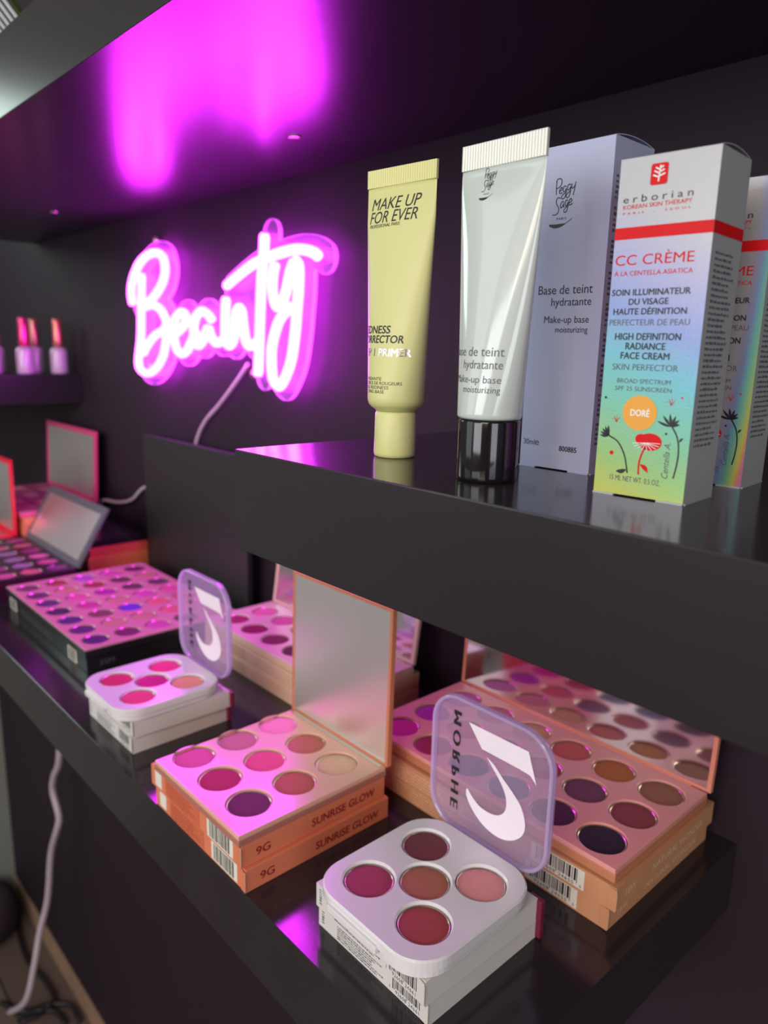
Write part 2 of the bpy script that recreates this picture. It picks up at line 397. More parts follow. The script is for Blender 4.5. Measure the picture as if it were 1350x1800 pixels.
# ---- wall shelves
def wall_shelf(label, x0, x1, ztop, thick):
    t = thing('wall_shelf', label, 'shelf', (x0, 0.15, ztop - thick))
    m = MB(); m.box(0, x1 - x0, 0, 25.8, 0, thick); m.m[0] = 1; m.m[2] = 1; m.build('board', [M_SHELF, M_SHELFU], t, bevel=0.06)
    return t
up = wall_shelf('long black wall shelf at the top, mirroring the pink sign on its underside', -137, 53, 26.2, 5.3)
for sx, sy in ((-51.0, 17.9), (-102.0, 17.2)):
    m = MB(); m.lathe([(0.45, -0.12), (0.5, -0.1), (0.5, 0.04)], 20, c=(sx + 137, sy - 0.15)); tag(m.build('screw_head', M_CHROMERIM, up), 'small round metal screw head')
wall_shelf('black wall shelf carrying the tubes and silver boxes, right of the sign', -31.4, 120, 0.0, 5.0)
wall_shelf('short black wall shelf holding nail polish bottles at far left', -187.8, -120, 0.0, 4.5)
wall_shelf('black lower wall shelf carrying all the open makeup palettes', -187.8, -14.9, ZL, 4.7)

# ---- black board leaning against the wall
t = thing('black_board', 'black board standing upright against the wall below the sign', 'board', (-93.4, 23.6, ZL + 0.02))
m = MB(); m.box(0, 25.2, 0, 0.7, 0, 18.3); m.build('panel', M_BLACK, t, bevel=0.05)
m = MB(); m.box(1.4, 23.8, 0.7, 1.2, 1.0, 17.4); m.build('backing', M_BLACK, t, bevel=0.03)

# ================================================================== NEON SIGN
YN = 24.0
def unproj(px, py, Y):
    d = R @ np.array([px - 675.0, py - 900.0, 1300.0]); tt = (Y + 18.7) / d[1]
    return (d[0] * tt, Y, 4.92 + d[2] * tt)
# the sign's own lettering, as strokes in its plane (cm, x along the wall, z up), traced once
_c1 = lambda x, y: (210 + x / 5.455, 370 + y / 5.455)
_c2 = lambda x, y: (380 + x / 5.143, 370 + y / 5.143)
ST = [
 [_c1(*p) for p in ((130,905),(115,800),(122,700),(150,600),(200,500),(270,430),(350,405),(410,440),(435,520),(435,610),(405,710),(345,810),(270,890),(235,930))],
 [_c1(*p) for p in ((235,930),(310,905),(385,940),(435,1020),(450,1090),(420,1150),(340,1200),(270,1290),(225,1380))],
 [_c1(*p) for p in ((215,600),(210,900),(208,1200),(185,1450),(215,1535),(280,1560),(355,1510),(420,1390),(445,1260),(455,1150))],
 [_c1(*p) for p in ((455,1200),(540,1180),(620,1100),(640,1020),(600,975),(545,1020),(525,1100),(525,1220),(550,1330),(600,1375),(650,1340),(700,1240),(740,1150))],
 [_c1(*p) for p in ((890,1060),(850,1000),(790,965),(740,1010),(715,1100),(715,1200),(740,1285),(780,1280),(820,1200),(850,1110))],
 [_c1(*p) for p in ((850,1110),(880,1210),(930,1270),(1000,1240))],
 [_c2(*p) for p in ((90,780),(82,1000),(85,1170),(120,1222),(155,1170),(172,1050),(182,930),(205,880),(232,920),(248,1060),(270,1180),(305,1225),(370,1190))],
 [_c2(*p) for p in ((440,205),(430,400),(412,600),(400,900),(390,1200),(380,1500))],
 [_c2(*p) for p in ((85,690),(200,590),(330,490),(450,430),(580,385),(700,355),(800,355),(880,380),(930,420))],
 [_c2(*p) for p in ((535,470),(512,600),(512,750),(545,865),(590,850),(635,720),(670,560),(710,450))],
 [_c2(*p) for p in ((710,450),(745,500),(745,700),(730,900),(715,1100),(680,1350),(620,1520),(570,1590),(515,1520),(500,1350),(510,1200),(560,1020),(620,930),(700,860))],
]
XN0, ZN0 = -77.0, 8.0
sign = thing('neon_sign', 'glowing pink neon sign reading Beauty on the dark wall', 'neon sign', (XN0, YN, ZN0))
strokes = []
for s_ in ST:
    p3 = [unproj(px, py, YN) for px, py in s_]
    strokes.append(smooth_path([(p[0] - XN0, 0, p[2] - ZN0) for p in p3], 5))
for pth in strokes:
    m = MB(); n = len(pth); r = [0.52] * n; r[0] = r[-1] = 0.36
    m.tube(pth, r, 10); m.build('neon_tube', M_NEON, sign)
# clear backing cut along the letters: contour at fixed distance from the strokes
def contour(strokes, d, step=0.22):
    P = np.array([(p.x, p.z) for s_ in strokes for p in s_])
    x0, z0 = P.min(0) - d - 1; x1, z1 = P.max(0) + d + 1
    xs = np.arange(x0, x1, step); zs = np.arange(z0, z1, step)
    G = np.full((len(xs), len(zs)), 1e9)
    XX, ZZ = np.meshgrid(xs, zs, indexing='ij')
    for q in P: G = np.minimum(G, np.hypot(XX - q[0], ZZ - q[1]))
    G = G - d; seg = {}
    def lerp(a, b_, ga, gb): k = ga / (ga - gb); return (a[0] + (b_[0] - a[0]) * k, a[1] + (b_[1] - a[1]) * k)
    edges = {}
    for i in range(len(xs) - 1):
        for j in range(len(zs) - 1):
            c = [(i, j), (i + 1, j), (i + 1, j + 1), (i, j + 1)]; g = [G[a] for a in c]; pts = []
            for k in range(4):
                a, b_ = k, (k + 1) % 4
                if (g[a] < 0) != (g[b_] < 0):
                    key = tuple(sorted((c[a], c[b_])))
                    pts.append((key, lerp((xs[c[a][0]], zs[c[a][1]]), (xs[c[b_][0]], zs[c[b_][1]]), g[a], g[b_])))
            for q in range(0, len(pts) - 1, 2):
                (ka, pa), (kb, pb) = pts[q], pts[q + 1]
                edges.setdefault(ka, []).append((kb, pa)); edges.setdefault(kb, []).append((ka, pb))
    best = []; seen = set()
    for st in list(edges):
        if st in seen: continue
        loop = []; cur = st; prev = None
        while cur not in seen:
            seen.add(cur); loop.append(edges[cur][0][1])
            nx = [k for k, _ in edges[cur] if k != prev and k not in seen]
            if not nx: break
            prev = cur; cur = nx[0]
        if len(loop) > len(best): best = loop
    best = best[::2]
    A = sum(best[i - 1][0] * best[i][1] - best[i][0] * best[i - 1][1] for i in range(len(best)))
    return best if A > 0 else best[::-1]
outl = contour(strokes, 1.45)
m = MB(); XZ = Matrix(((1, 0, 0, 0), (0, 0, -1, 1.1), (0, 1, 0, 0), (0, 0, 0, 1)))
m.plate(outl, [], 0, 0.45, 0.05, m=0, mw=1, xf=XZ); tag(m.build('backing_plate', [M_ACRYL, M_ACRYLE], sign), 'clear acrylic backing cut around the letters')
for sx, sz in ((-17, -6), (-14, 9.5), (8, -6), (11, 6)):
    m = MB(); m.lathe([(0.5, -2.0), (0.5, -1.1)], 16, xf=Matrix.Translation((sx, 0, sz)) @ Matrix.Rotation(PI / 2, 4, 'X')); m.build('standoff', M_CHROMERIM, sign)
# lead of the sign
cp = [unproj(436, 640, 25.1), unproj(415, 672, 25.3), unproj(385, 712, 25.4), unproj(360, 742, 25.45), unproj(345, 778, 25.6), (-84, 25.65, -10.5), (-92, 25.65, -13.0), unproj(252, 858, 25.5), unproj(232, 878, 25.3), unproj(208, 883, 25.2), unproj(180, 880, 25.1), (-114, 25.2, -21.5), (-116, 24.9, ZL + 0.35)]
m = MB(); m.tube([(p.x - XN0, p.y - YN, p.z - ZN0) for p in smooth_path(cp, 6)], 0.24, 10); tag(m.build('power_cable', M_CABLE, sign), 'pale pink-grey lead running down the wall')

# ================================================================== CARTONS
def carton(name, label, cat, loc, wx, dy, h, mats, front=None, side=None, rotz=0, group=None, bev=0.05, flap=None):
    t = thing(name, label, cat, loc, rotz, group)
    p = MB(); p.box(0, wx, 0, dy, 0, h)
    if front or side:
        F = lambda x, z, o=0.0: (x, -0.012 - o, z)
        Sd = lambda y, z, o=0.0: (wx + 0.012 + o, y, z)
        if front: front(p, F)
        if side: side(p, Sd)
    p.build('carton', list(mats), t, bevel=bev)
    if flap: flap(t)
    return t
def edge_flap(col, wx, dy, h, mat_edge=None):
    def f(t):
        # slightly open front flap standing proud at the right-hand corner
        m = MB(); m.add([(wx + 0.02, -0.10, 0.08), (wx + 0.09, -0.13, 0.2), (wx + 0.11, -0.14, h - 0.25), (wx + 0.03, -0.10, h - 0.05), (wx - 0.5, -0.03, h - 0.03), (wx - 0.5, -0.03, 0.05),
               (wx + 0.02, -0.06, 0.08), (wx + 0.09, -0.09, 0.2), (wx + 0.11, -0.10, h - 0.25), (wx + 0.03, -0.06, h - 0.05), (wx - 0.5, 0.0, h - 0.03), (wx - 0.5, 0.0, 0.05)],
              [(0, 1, 2, 3, 4, 5), (11, 10, 9, 8, 7, 6), (0, 6, 7, 1), (1, 7, 8, 2), (2, 8, 9, 3)])
        for i in range(2, 5): m.m[i] = 1
        m.build('end_flap', [col, M_CUT], t)
    return f

# ---- white five-pan boxes
def white_front(p, F):
    fine_print(p, 0.28, 0.48, 0.25, 1.2, 6, F, 2, 0.6)
    fine_print(p, 1.55, 5.1, 0.12, 0.95, 6, F, 2, 0.5, 0.3)
    put_text(p, 'Net Wt. / Poids Net 5.1 g / 0.179 oz', 0.12, 1.9, 1.1, F, 2, w=2.7)
    barcode(p, 5.5, 8.0, 0.05, 1.25, F, 0, 1, ('92608', '24661'), '1', '1')
def white_side(p, Sd): pass
def white_flap(t):
    m = MB(); m.box(7.6, 8.45, 7.95, 8.25, 0.08, 1.3); tag(m.build('end_flap', M_MAROON, t, bevel=0.04), 'burgundy inner flap at the back end')
    edge_flap(M_WHITEC, 8.1, 8.0, 1.36)(t)
WX = dict(wx=8.15, dy=8.0, h=1.36, mats=(M_WHITEC, M_INK, M_GREYINK))
q_low = carton('makeup_box', 'white makeup box with barcode, bottom of the front stack at the shelf edge', 'box', (-26.85, 2.0, ZL + 0.01), front=white_front, flap=white_flap, group='white boxes under the front five-pan palette', **WX)
def relabel(o, label, loc, rotz=0, group=None):
    o['label'] = label; o.location = W(*loc); o.rotation_euler.z = rotz
    if group: o['group'] = group
    return o
relabel(copy_tree(q_low), 'white makeup box directly under the front five-pan palette with lilac lid', (-26.75, 1.75, ZL + 1.38), math.radians(-1.0))
relabel(copy_tree(q_low), 'white makeup box at the bottom of the farther white stack', (-57.3, 1.6, ZL + 0.01), math.radians(0.5), 'white boxes under the farther five-pan palette')
relabel(copy_tree(q_low), 'white makeup box directly under the farther five-pan palette', (-57.1, 1.9, ZL + 1.38), math.radians(-1.2), 'white boxes under the farther five-pan palette')

# ---- coral nine-pan boxes
def coral_front(p, F):
    put_rect(p, 0.6, 1.5, 0.2, 1.25, F, 2)
    p2 = lambda a, b_: F(a, b_, 0.005)
    put_rect(p, 2.0, 6.4, 0.1, 1.3, F, 3)
    fine_print(p, 2.2, 6.0, 0.15, 1.2, 6, p2, 1, 0.35, 0.3)
    barcode(p, 7.3, 10.2, 0.12, 1.32, F, 2, 4, None, None)
def coral_side(p, Sd):
    put_text(p, '9G', 0.5, 0.95, 0.42, Sd, 1, w=0.95, bold=0.03)
    put_text(p, 'SUNRISE GLOW', 0.5, 4.9, 0.42, Sd, 1, w=5.0, bold=0.03)
GX = dict(wx=11.1, dy=10.8, h=1.45, mats=(M_CORALC, M_CORALR, M_LABEL, M_CORALP, M_INK))
def coral_flap(t): edge_flap(M_CORALC, 11.1, 10.8, 1.45)(t)
g_low = carton('makeup_box', 'coral orange makeup box marked 9G, bottom of the stack of two', 'box', (-42.35, 0.25, ZL + 0.01), front=coral_front, side=coral_side, flap=coral_flap, group='coral boxes under the nine-pan palette', **GX)
relabel(copy_tree(g_low), 'coral orange makeup box marked 9G, directly under the nine-pan palette', (-42.6, 0.1, ZL + 1.47), math.radians(0.3))

# ---- caramel eighteen-pan boxes
def tan_front(p, F):
    barcode(p, 15.1, 18.6, 0.12, 1.3, F, 2, 3, ('92608', '24655'), '6')
    fine_print(p, 2.0, 12.0, 0.15, 1.2, 5, F, 1, 0.35, 0.3)
def tan_side(p, Sd):
    put_text(p, '18W', 0.42, 1.0, 0.5, Sd, 1, w=1.1)
    put_text(p, 'NATURAL WONDER', 0.42, 3.9, 0.5, Sd, 1, w=6.2)
NX = dict(wx=20.5, dy=11.6, h=1.42, mats=(M_TANC, M_TANP, M_LABEL, M_INK))
def tan_flap(t): edge_flap(M_TANC, 20.5, 11.6, 1.42)(t)
n_low = carton('makeup_box', 'caramel brown makeup box, bottom of the stack beside the wall at right', 'box', (-36.95, 13.25, ZL + 0.01), front=tan_front, side=tan_side, flap=tan_flap, group='caramel boxes under the large palette', **NX)
relabel(copy_tree(n_low), 'caramel brown makeup box directly under the large palette at right', (-36.55, 12.95, ZL + 1.44), math.radians(0.6))

# ---- beige boxes at the back
def beige_front(p, F):
    fine_print(p, 1.0, 19.0, 0.2, 1.2, 4, F, 1, 0.4, 0.3)
    put_rect(p, 3.0, 7.5, 0.1, 1.2, lambda a, b_: F(a, b_, 0.004), 1)
b_low = carton('makeup_box', 'beige makeup box, bottom of the stack behind the coral boxes', 'box', (-62.8, 15.2, ZL + 0.01), 21.4, 8.8, 1.4, (M_BEIGEC, M_BEIGEP), front=beige_front, group='beige boxes behind the mirror')
relabel(copy_tree(b_low), 'beige makeup box directly under the pale palette at the back', (-62.9, 15.3, ZL + 1.42))

# ================================================================== PALETTES
POW = {}
def powder(rgb):
    key = tuple(rgb)
    if key not in POW: POW[key] = mat('pressed_powder_%d_%d_%d' % key, S(*rgb), rough=0.62, spec=0.35, noise=0.09, nscale=500, bump=0.25, bscale=1400)
    return POW[key]
def add_pans(t, pans, T, dep=0.16):
    for (x, y, r, rgb) in pans:
        m = MB()
        z = T - dep
        m.lathe([(r * 1.0, z - 0.1), (r * 1.0, z + 0.03), (r * 0.965, z + 0.03), (r * 0.955, z - 0.01)], 40, 1, c=(x, y))
        m.lathe([(r * 0.955, z - 0.06), (r * 0.955, z - 0.012), (r * 0.93, z), (r * 0.5, z + 0.004)], 40, 0, c=(x, y))
        m.build('powder_pan', [powder(rgb), M_CHROMERIM], t)
def palette(name, label, cat, loc, wx, dy, T, pans, m_plate, m_case, group=None, rotz=0, pt=0.26):
    t = thing(name, label, cat, loc, rotz, group)
    m = MB(); m.box(0, wx, 0, dy, 0, T - pt); m.build('case', m_case, t, bevel=0.05)
    m = MB(); m.plate([(0.04, 0.04), (wx - 0.04, 0.04), (wx - 0.04, dy - 0.04), (0.04, dy - 0.04)], [circle(x, y, r + 0.05) for x, y, r, c in pans], T - pt, T, 0.035)
    m.build('tray', m_plate, t)
    add_pans(t, pans, T, min(0.16, pt * 0.55))
    return t
def mirror_lid(t, wx, h, y, z, tilt, m_frame, th=0.32, bd=0.3, x0=0.0, glass=None):
    xf = Matrix.Translation((x0, y, z)) @ Matrix.Rotation(-tilt, 4, 'X')
    m = MB(); m.box(0, wx, 0, th, 0, h, xf=xf)
    # raised rim around the glass
    for a in ((0, bd, 0, h), (wx - bd, wx, 0, h), (bd, wx - bd, 0, bd * 0.8), (bd, wx - bd, h - bd, h)):
        m.box(a[0], a[1], -0.07, 0, a[2], a[3], xf=xf)
    L = m.build('lid', m_frame, t, bevel=0.025)
    g = MB(); g.box(bd + 0.01, wx - bd - 0.01, -0.03, 0.0 - 0.002, bd * 0.8 + 0.01, h - bd - 0.01, xf=xf); g.build('mirror', glass or M_MIRROR, L)
    k = MB(); k.tube([(x0 + wx * 0.06, y - 0.05, z - 0.02), (x0 + wx * 0.94, y - 0.05, z - 0.02)], 0.14, 10); k.build('hinge', m_frame, t)
    return L

# ---- front nine-pan palette
M_PLT9 = mat('peach_tray_card', S(226, 172, 150), rough=0.3, noise=0.02, coat=0.15)
M_CASE9 = mat('dusty_rose_case', S(176, 112, 100), rough=0.35, noise=0.03)
c9 = [[(222, 90, 150), (178, 46, 70), (96, 42, 62)], [(205, 118, 142), (232, 84, 128), (182, 92, 62)], [(240, 140, 180), (190, 104, 84), (224, 182, 152)]]
p9 = []
for j in range(3):
    for i in range(3): p9.append((1.25 + 3.32 * i, 2.2 + 3.3 * j, 1.33, c9[j][i]))
pal = palette('eyeshadow_palette', 'open peach nine-pan eyeshadow palette with tall mirror lid, on coral boxes', 'makeup palette', (-41.75, -0.05, ZL + 2.94), 10.3, 11.0, 0.66, p9, M_PLT9, M_CASE9)
M_LIDEDGE9 = mat('rose_gold_lid_edge', S(206, 128, 96), rough=0.3, metal=0.2, noise=0.03)
mirror_lid(pal, 10.55, 10.75, 11.05, 0.62, math.radians(1.0), M_LIDEDGE9, th=0.3, bd=0.25, x0=-0.15, glass=M_HAZY)
m = MB(); m.box(0.2, 10.1, 10.55, 10.95, 0.66, 0.70); m.build('hinge_strip', M_CHROMERIM, pal)

# ---- right eighteen-pan palette
M_PLTN = mat('rose_tray_card', S(230, 158, 150), rough=0.3, noise=0.02, coat=0.15)
M_CASEN = mat('caramel_case', S(196, 126, 94), rough=0.35, noise=0.03)
rowsN = [[(40, 20, 42), (80, 22, 62), (70, 62, 96), (60, 50, 90), (150, 36, 66), (200, 30, 130)],
         [(138, 62, 66), (112, 62, 84), (176, 52, 62), (120, 72, 96), (196, 80, 100), (170, 40, 150)],
         [(150, 98, 74), (176, 104, 50), (196, 96, 86), (206, 150, 110), (200, 120, 130), (190, 110, 160)]]
pN = []
for j in range(3):
    for i in range(6): pN.append((20.4 - 1.95 - 3.25 * i, 1.85 + 3.35 * j, 1.34, rowsN[j][i]))
pal = palette('eyeshadow_palette', 'large open rose palette of eighteen pans with mirror lid, on caramel boxes at right', 'makeup palette', (-36.7, 13.3, ZL + 2.94), 20.4, 10.7, 0.8, pN, M_PLTN, M_CASEN)
mirror_lid(pal, 20.5, 10.9, 10.85, 0.75, math.radians(3.2), mat('rose_lid_edge', S(226, 140, 118), rough=0.3, noise=0.03), th=0.3, bd=0.28)

# ---- pale palette at the back
M_PLTB = mat('pale_pink_tray_card', S(228, 188, 186), rough=0.3, noise=0.02, coat=0.1)
rowsB = [[(150, 40, 80), (120, 20, 50), (110, 24, 52), (80, 20, 40), (170, 90, 90), (140, 60, 70)], [(220, 120, 160), (200, 100, 140), (180, 60, 90), (160, 70, 80), (200, 150, 130), (190, 120, 110)]]
pB = [(2.2 + 3.4 * i, 2.15 + 3.4 * j, 1.3, rowsB[j][i]) for j in range(2) for i in range(6)]
pal = palette('eyeshadow_palette', 'pale pink palette on beige boxes, half hidden behind the tall mirror', 'makeup palette', (-62.9, 15.4, ZL + 2.85), 21.5, 7.9, 0.75, pB, M_PLTB, M_BEIGEC)
mirror_lid(pal, 21.3, 8.4, 8.05, 0.7, math.radians(8), mat('pale_pink_lid_edge', S(232, 184, 176), rough=0.35, noise=0.03), th=0.25, bd=0.4)

# ---- thirty-five-pan palette in a black box
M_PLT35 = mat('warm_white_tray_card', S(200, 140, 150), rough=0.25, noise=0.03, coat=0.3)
jewel = [(62, 28, 84), (74, 34, 86), (66, 36, 96), (62, 26, 70), (80, 42, 92), (92, 36, 84), (104, 60, 86)]
other = [(150, 44, 130), (84, 50, 170), (170, 60, 120), (96, 34, 66), (150, 80, 160), (190, 90, 130), (190, 110, 96), (140, 56, 60), (104, 70, 60), (170, 130, 104), (180, 84, 140), (84, 60, 60)]
p35 = []
rr = random.Random(3)
for j in range(5):
    for i in range(7):
        p35.append((23.7 - 2.1 - 3.25 * i, 1.8 + 3.15 * j, 1.22, jewel[i] if j == 0 else rr.choice(other if j < 3 else other[3:])))
def black_front(p, F):
    barcode(p, 1.2, 3.4, 0.1, 1.4, F, 1, 3)
    barcode(p, 19.2, 21.4, 0.1, 1.4, F, 1, 3)
    fine_print(p, 5, 17, 0.3, 1.2, 4, F, 2, 0.3, 0.3)
def black_side(p, Sd):
    put_text(p, '35M', 0.5, 1.2, 0.5, Sd, 2, w=1.4)
carton('makeup_box', 'black makeup box with white barcode labels under the pink-lit palette', 'box', (-89.0, 4.35, ZL + 0.01), 23.9, 16.4, 1.6, (M_BLACKP, M_LABEL, M_GREYINK, M_INK), front=black_front, side=black_side)
palette('eyeshadow_palette', 'largest open palette of thirty-five round pans, glowing pink, on a black box', 'makeup palette', (-88.45, 4.15, ZL + 1.63), 23.7, 16.3, 0.85, p35, M_PLT35, M_BLACKP, pt=0.15)

# ---- dark palette with tilted grey mirror lid
M_PLTD = mat('black_tray_card', (0.02, 0.014, 0.02, 1), rough=0.3, noise=0.05)
cD = [(206, 120, 150), (190, 90, 130), (150, 50, 110), (170, 70, 120), (214, 150, 160), (120, 60, 110), (140, 130, 140), (190, 110, 110)]
pD = [(20.4 - 2.0 - 3.3 * i, 1.6 + 3.0 * j, 1.3, rr.choice(cD)) for j in range(3) for i in range(6)]
pal = palette('eyeshadow_palette', 'black palette of pink pans with a lid mirror tilted back, far left', 'makeup palette', (-111.0, 3.6, ZL + 1.7), 20.4, 9.4, 0.85, pD, M_PLTD, mat('plum_case', S(70, 20, 46), rough=0.3))
mirror_lid(pal, 20.4, 8.2, 9.5, 0.8, math.radians(31), mat('grey_green_lid', S(92, 96, 98), rough=0.4), th=0.3, bd=1.0, glass=M_HAZY)
carton('makeup_box', 'dark plum makeup box under the palette with the tilted mirror', 'box', (-111.2, 3.5, ZL + 0.01), 20.6, 9.6, 1.66, (mat('dark_plum_carton', S(50, 18, 38), rough=0.3), M_GREYINK))

# ---- red palette at the left edge
M_REDC = mat('bright_red_case', S(236, 30, 60), rough=0.3, noise=0.03)
pR = [(1.9 + 3.3 * i, 1.9 + 3.4 * j, 1.3, (200, 110, 120)) for j in range(3) for i in range(3)]
pal = palette('eyeshadow_palette', 'bright red framed palette with upright mirror at the left frame edge', 'makeup palette', (-122.7, 1.0, ZL + 1.7), 10.6, 10.9, 0.85, pR, M_REDC, M_REDC)
mirror_lid(pal, 10.9, 11.0, 11.0, 0.8, math.radians(0.5), M_REDC, th=0.3, bd=0.7, x0=0.2, glass=M_HAZY)
carton('makeup_box', 'red makeup box under the red framed palette', 'box', (-122.9, 0.9, ZL + 0.01), 11.0, 11.1, 1.66, (mat('red_carton', S(170, 30, 50), rough=0.35), M_INK))

# ---- pink palette standing high near the wall
M_PINKC = mat('hot_pink_case', S(226, 70, 130), rough=0.3, noise=0.03)
hgt = -19.4 - ZL
st_m = (M_CORALC, M_CORALR, M_LABEL, M_CORALP, M_INK)
def stack_front(p, F): put_rect(p, 0.5, 20.5, 0.25, 0.9, F, 3)
s0 = carton('makeup_box', 'coral pink box, lowest of the tall stack by the wall at far left', 'box', (-132.2, 12.9, ZL + 0.01), 21.6, 11.0, 1.3, st_m, front=stack_front, group='boxes of the tall stack at far left')
for k, nm in ((1, 'second from the bottom'), (2, 'third from the bottom'), (3, 'topmost')):
    relabel(copy_tree(s0), 'coral pink box, %s in the tall far-left stack' % nm, (-132.2 + 0.2 * (k % 2), 12.9 + 0.1 * (k % 2), ZL + 0.01 + 1.32 * k))
pK = [(2.1 + 3.4 * i, 1.9 + 3.4 * j, 1.3, rr.choice([(200, 130, 150), (170, 90, 110), (210, 160, 150)])) for j in range(3) for i in range(6)]
pal = palette('eyeshadow_palette', 'pink framed palette on the tall stack, its upright mirror highest at left', 'makeup palette', (-132.2, 12.7, ZL + 5.32), 21.4, 10.9, 0.75, pK, mat('dusky_pink_tray', S(170, 84, 120), rough=0.35), M_PINKC)
mirror_lid(pal, 21.2, 10.9, 10.95, 0.7, math.radians(3), M_PINKC, th=0.3, bd=0.8, glass=M_HAZY)

# ---- coral boxes behind the thirty-five-pan palette, black closed palette on top
k_low = carton('makeup_box', 'gold and coral box behind the thirty-five-pan palette, bottom of its stack', 'box', (-109.0, 15.9, ZL + 0.01), 14.5, 8.2, 2.3, (mat('golden_coral_carton', S(214, 120, 70), rough=0.4), M_CORALR), group='gold and coral boxes')
carton('makeup_box', 'thin coral red box behind the thirty-five-pan palette, on the gold one', 'box', (-109.3, 16.2, ZL + 2.33), 14.6, 8.0, 1.1, (mat('coral_red_carton', S(214, 84, 74), rough=0.4), M_CORALR), group='gold and coral boxes')
t = thing('closed_palette', 'closed glossy black palette lying on the coral red box', 'makeup palette', (-109.2, 16.4, ZL + 3.45))
m = MB(); m.box(0, 14.0, 0, 7.8, 0, 0.5); m.build('case', M_BLACKP, t, bevel=0.05)
m = MB(); m.box(0, 14.0, 0, 7.8, 0.53, 0.95); m.build('lid', M_BLACKP, t, bevel=0.05)

# ================================================================== FIVE-PAN PALETTES
# outline of the lid emblem in the lid's own x (from the lid's left edge) and z
PAR = [(-24.11, -14.84), (-20.09, -14.83), (-19.49, -16.45), (-19.91, -16.09), (-20.64, -16.04), (-23.11, -16.02)]
SW = [(-22.75, -16.34), (-22.21, -16.58), (-21.57, -17.1), (-20.94, -17.54), (-20.32, -18.12), (-20.01, -18.92), (-20.08, -19.56), (-20.49, -20.12), (-21.14, -20.52), (-21.92, -20.64), (-22.83, -20.43), (-23.6, -19.88), (-24.02, -19.3), (-24.06, -18.92), (-23.97, -18.83), (-23.65, -19.12), (-23.08, -19.46), (-22.44, -19.52), (-21.92, -19.42), (-21.54, -19.17), (-21.31, -18.78), (-21.29, -18.24), (-21.48, -17.73), (-21.9, -17.19), (-22.37, -16.73)]
LX, LZ = -26.6, -21.6
def five_pan(label, loc, colors, dx=0.0):
    t = thing('blush_palette', label, 'makeup palette', loc)
    Wd, Dp, T = 8.12, 8.75, 0.98
    m = MB()
    m.plate(rrect(0.15, Wd - 0.15, 0.15, Dp - 0.15, 1.8), [], 0, 0.45, 0.12)
    m.build('base_shell', M_WHITEP, t)
    c = [(Wd / 2 - 1.95, Dp / 2 - 2.05), (Wd / 2 + 1.95, Dp / 2 - 2.05), (Wd / 2, Dp / 2), (Wd / 2 - 1.95, Dp / 2 + 2.05), (Wd / 2 + 1.95, Dp / 2 + 2.05)]
    pans = [(x, y, 1.25, col) for (x, y), col in zip(c, colors)]
    m = MB(); out = rrect(0, Wd, 0, Dp, 1.95, 12)
    m.plate(out, [circle(x, y, r + 0.05) for x, y, r, _ in pans], 0.45, T, 0.09); m.build('tray', M_WHITEP, t)
    add_pans(t, pans, T)
    m = MB(); m.box(Wd * 0.22, Wd * 0.66, -0.16, 0.1, 0.2, 0.62); m.box(Wd * 0.40, Wd * 0.44, -0.22, 0.0, 0.3, 0.55); m.build('latch', M_WHITEP, t, bevel=0.06)
    m = MB(); m.box(Wd * 0.2, Wd * 0.76, Dp - 0.25, Dp + 0.42, 0.45, 0.8); m.build('hinge', M_LIDRIM, t, bevel=0.08)
    # lid: shallow rounded tray standing upright
    LW, LH = 8.2, 8.1; ly = Dp + 0.45; lz = 0.62; lx = dx
    xf = Matrix.Translation((lx, ly, lz)) @ Matrix(((1, 0, 0, 0), (0, 0, -1, 0), (0, 1, 0, 0), (0, 0, 0, 1)))
    m = MB(); o1 = rrect(0, LW, 0, LH, 1.9, 12); i1 = rrect(0.2, LW - 0.2, 0.2, LH - 0.2, 1.72, 12)
    m.plate(o1, [], -0.12, 0.0, 0.03, xf=xf)
    lidm = m
    m = MB(); m.plate(o1, [i1], 0.0, 0.32, 0.06, xf=xf); rim = m
    m = lidm; fn = lambda x, z, o=0.0: (lx + x, ly - 0.015 - o, lz + z)
    put_poly(m, [(x - LX, z - LZ) for x, z in PAR], fn, 1)
    a1 = smooth_path([(x - LX, z - LZ, 0) for x, z in SW[:14]], 4); a2 = smooth_path([(x - LX, z - LZ, 0) for x, z in SW[13:] + SW[:1]], 4)
    put_poly(m, [(q.x, q.y) for q in a1 + a2[1:-1]], fn, 1)
    vs, fs, w_ = text2d('MORPHE', 0.56, 5.9, spacing=1.45)
    # printed on the outer face, so it reads mirrored from inside; runs downward
    for i, q in enumerate((-0.05, 0.0, 0.05)): m.add([fn(1.95 - b_, 7.05 - a + q, 0.0006 * i) for a, b_ in vs], fs, 2)
    L = m.build('lid', [M_LID, M_LOGOW, M_INK], t); rim.build('lid_rim', M_LIDRIM, L)
    return t
five_pan('white five-pan palette with upright lilac see-through lid, nearest at the shelf edge', (-26.35, 0.85, ZL + 2.78),
         [(158, 58, 80), (158, 66, 60), (170, 100, 80), (116, 56, 64), (222, 146, 146)], dx=-0.1)
five_pan('white five-pan palette with upright lilac lid, farther left and lit pink', (-56.7, 0.6, ZL + 2.78),
         [(190, 44, 74), (216, 70, 104), (196, 30, 110), (232, 60, 120), (240, 160, 132)], dx=-0.05)

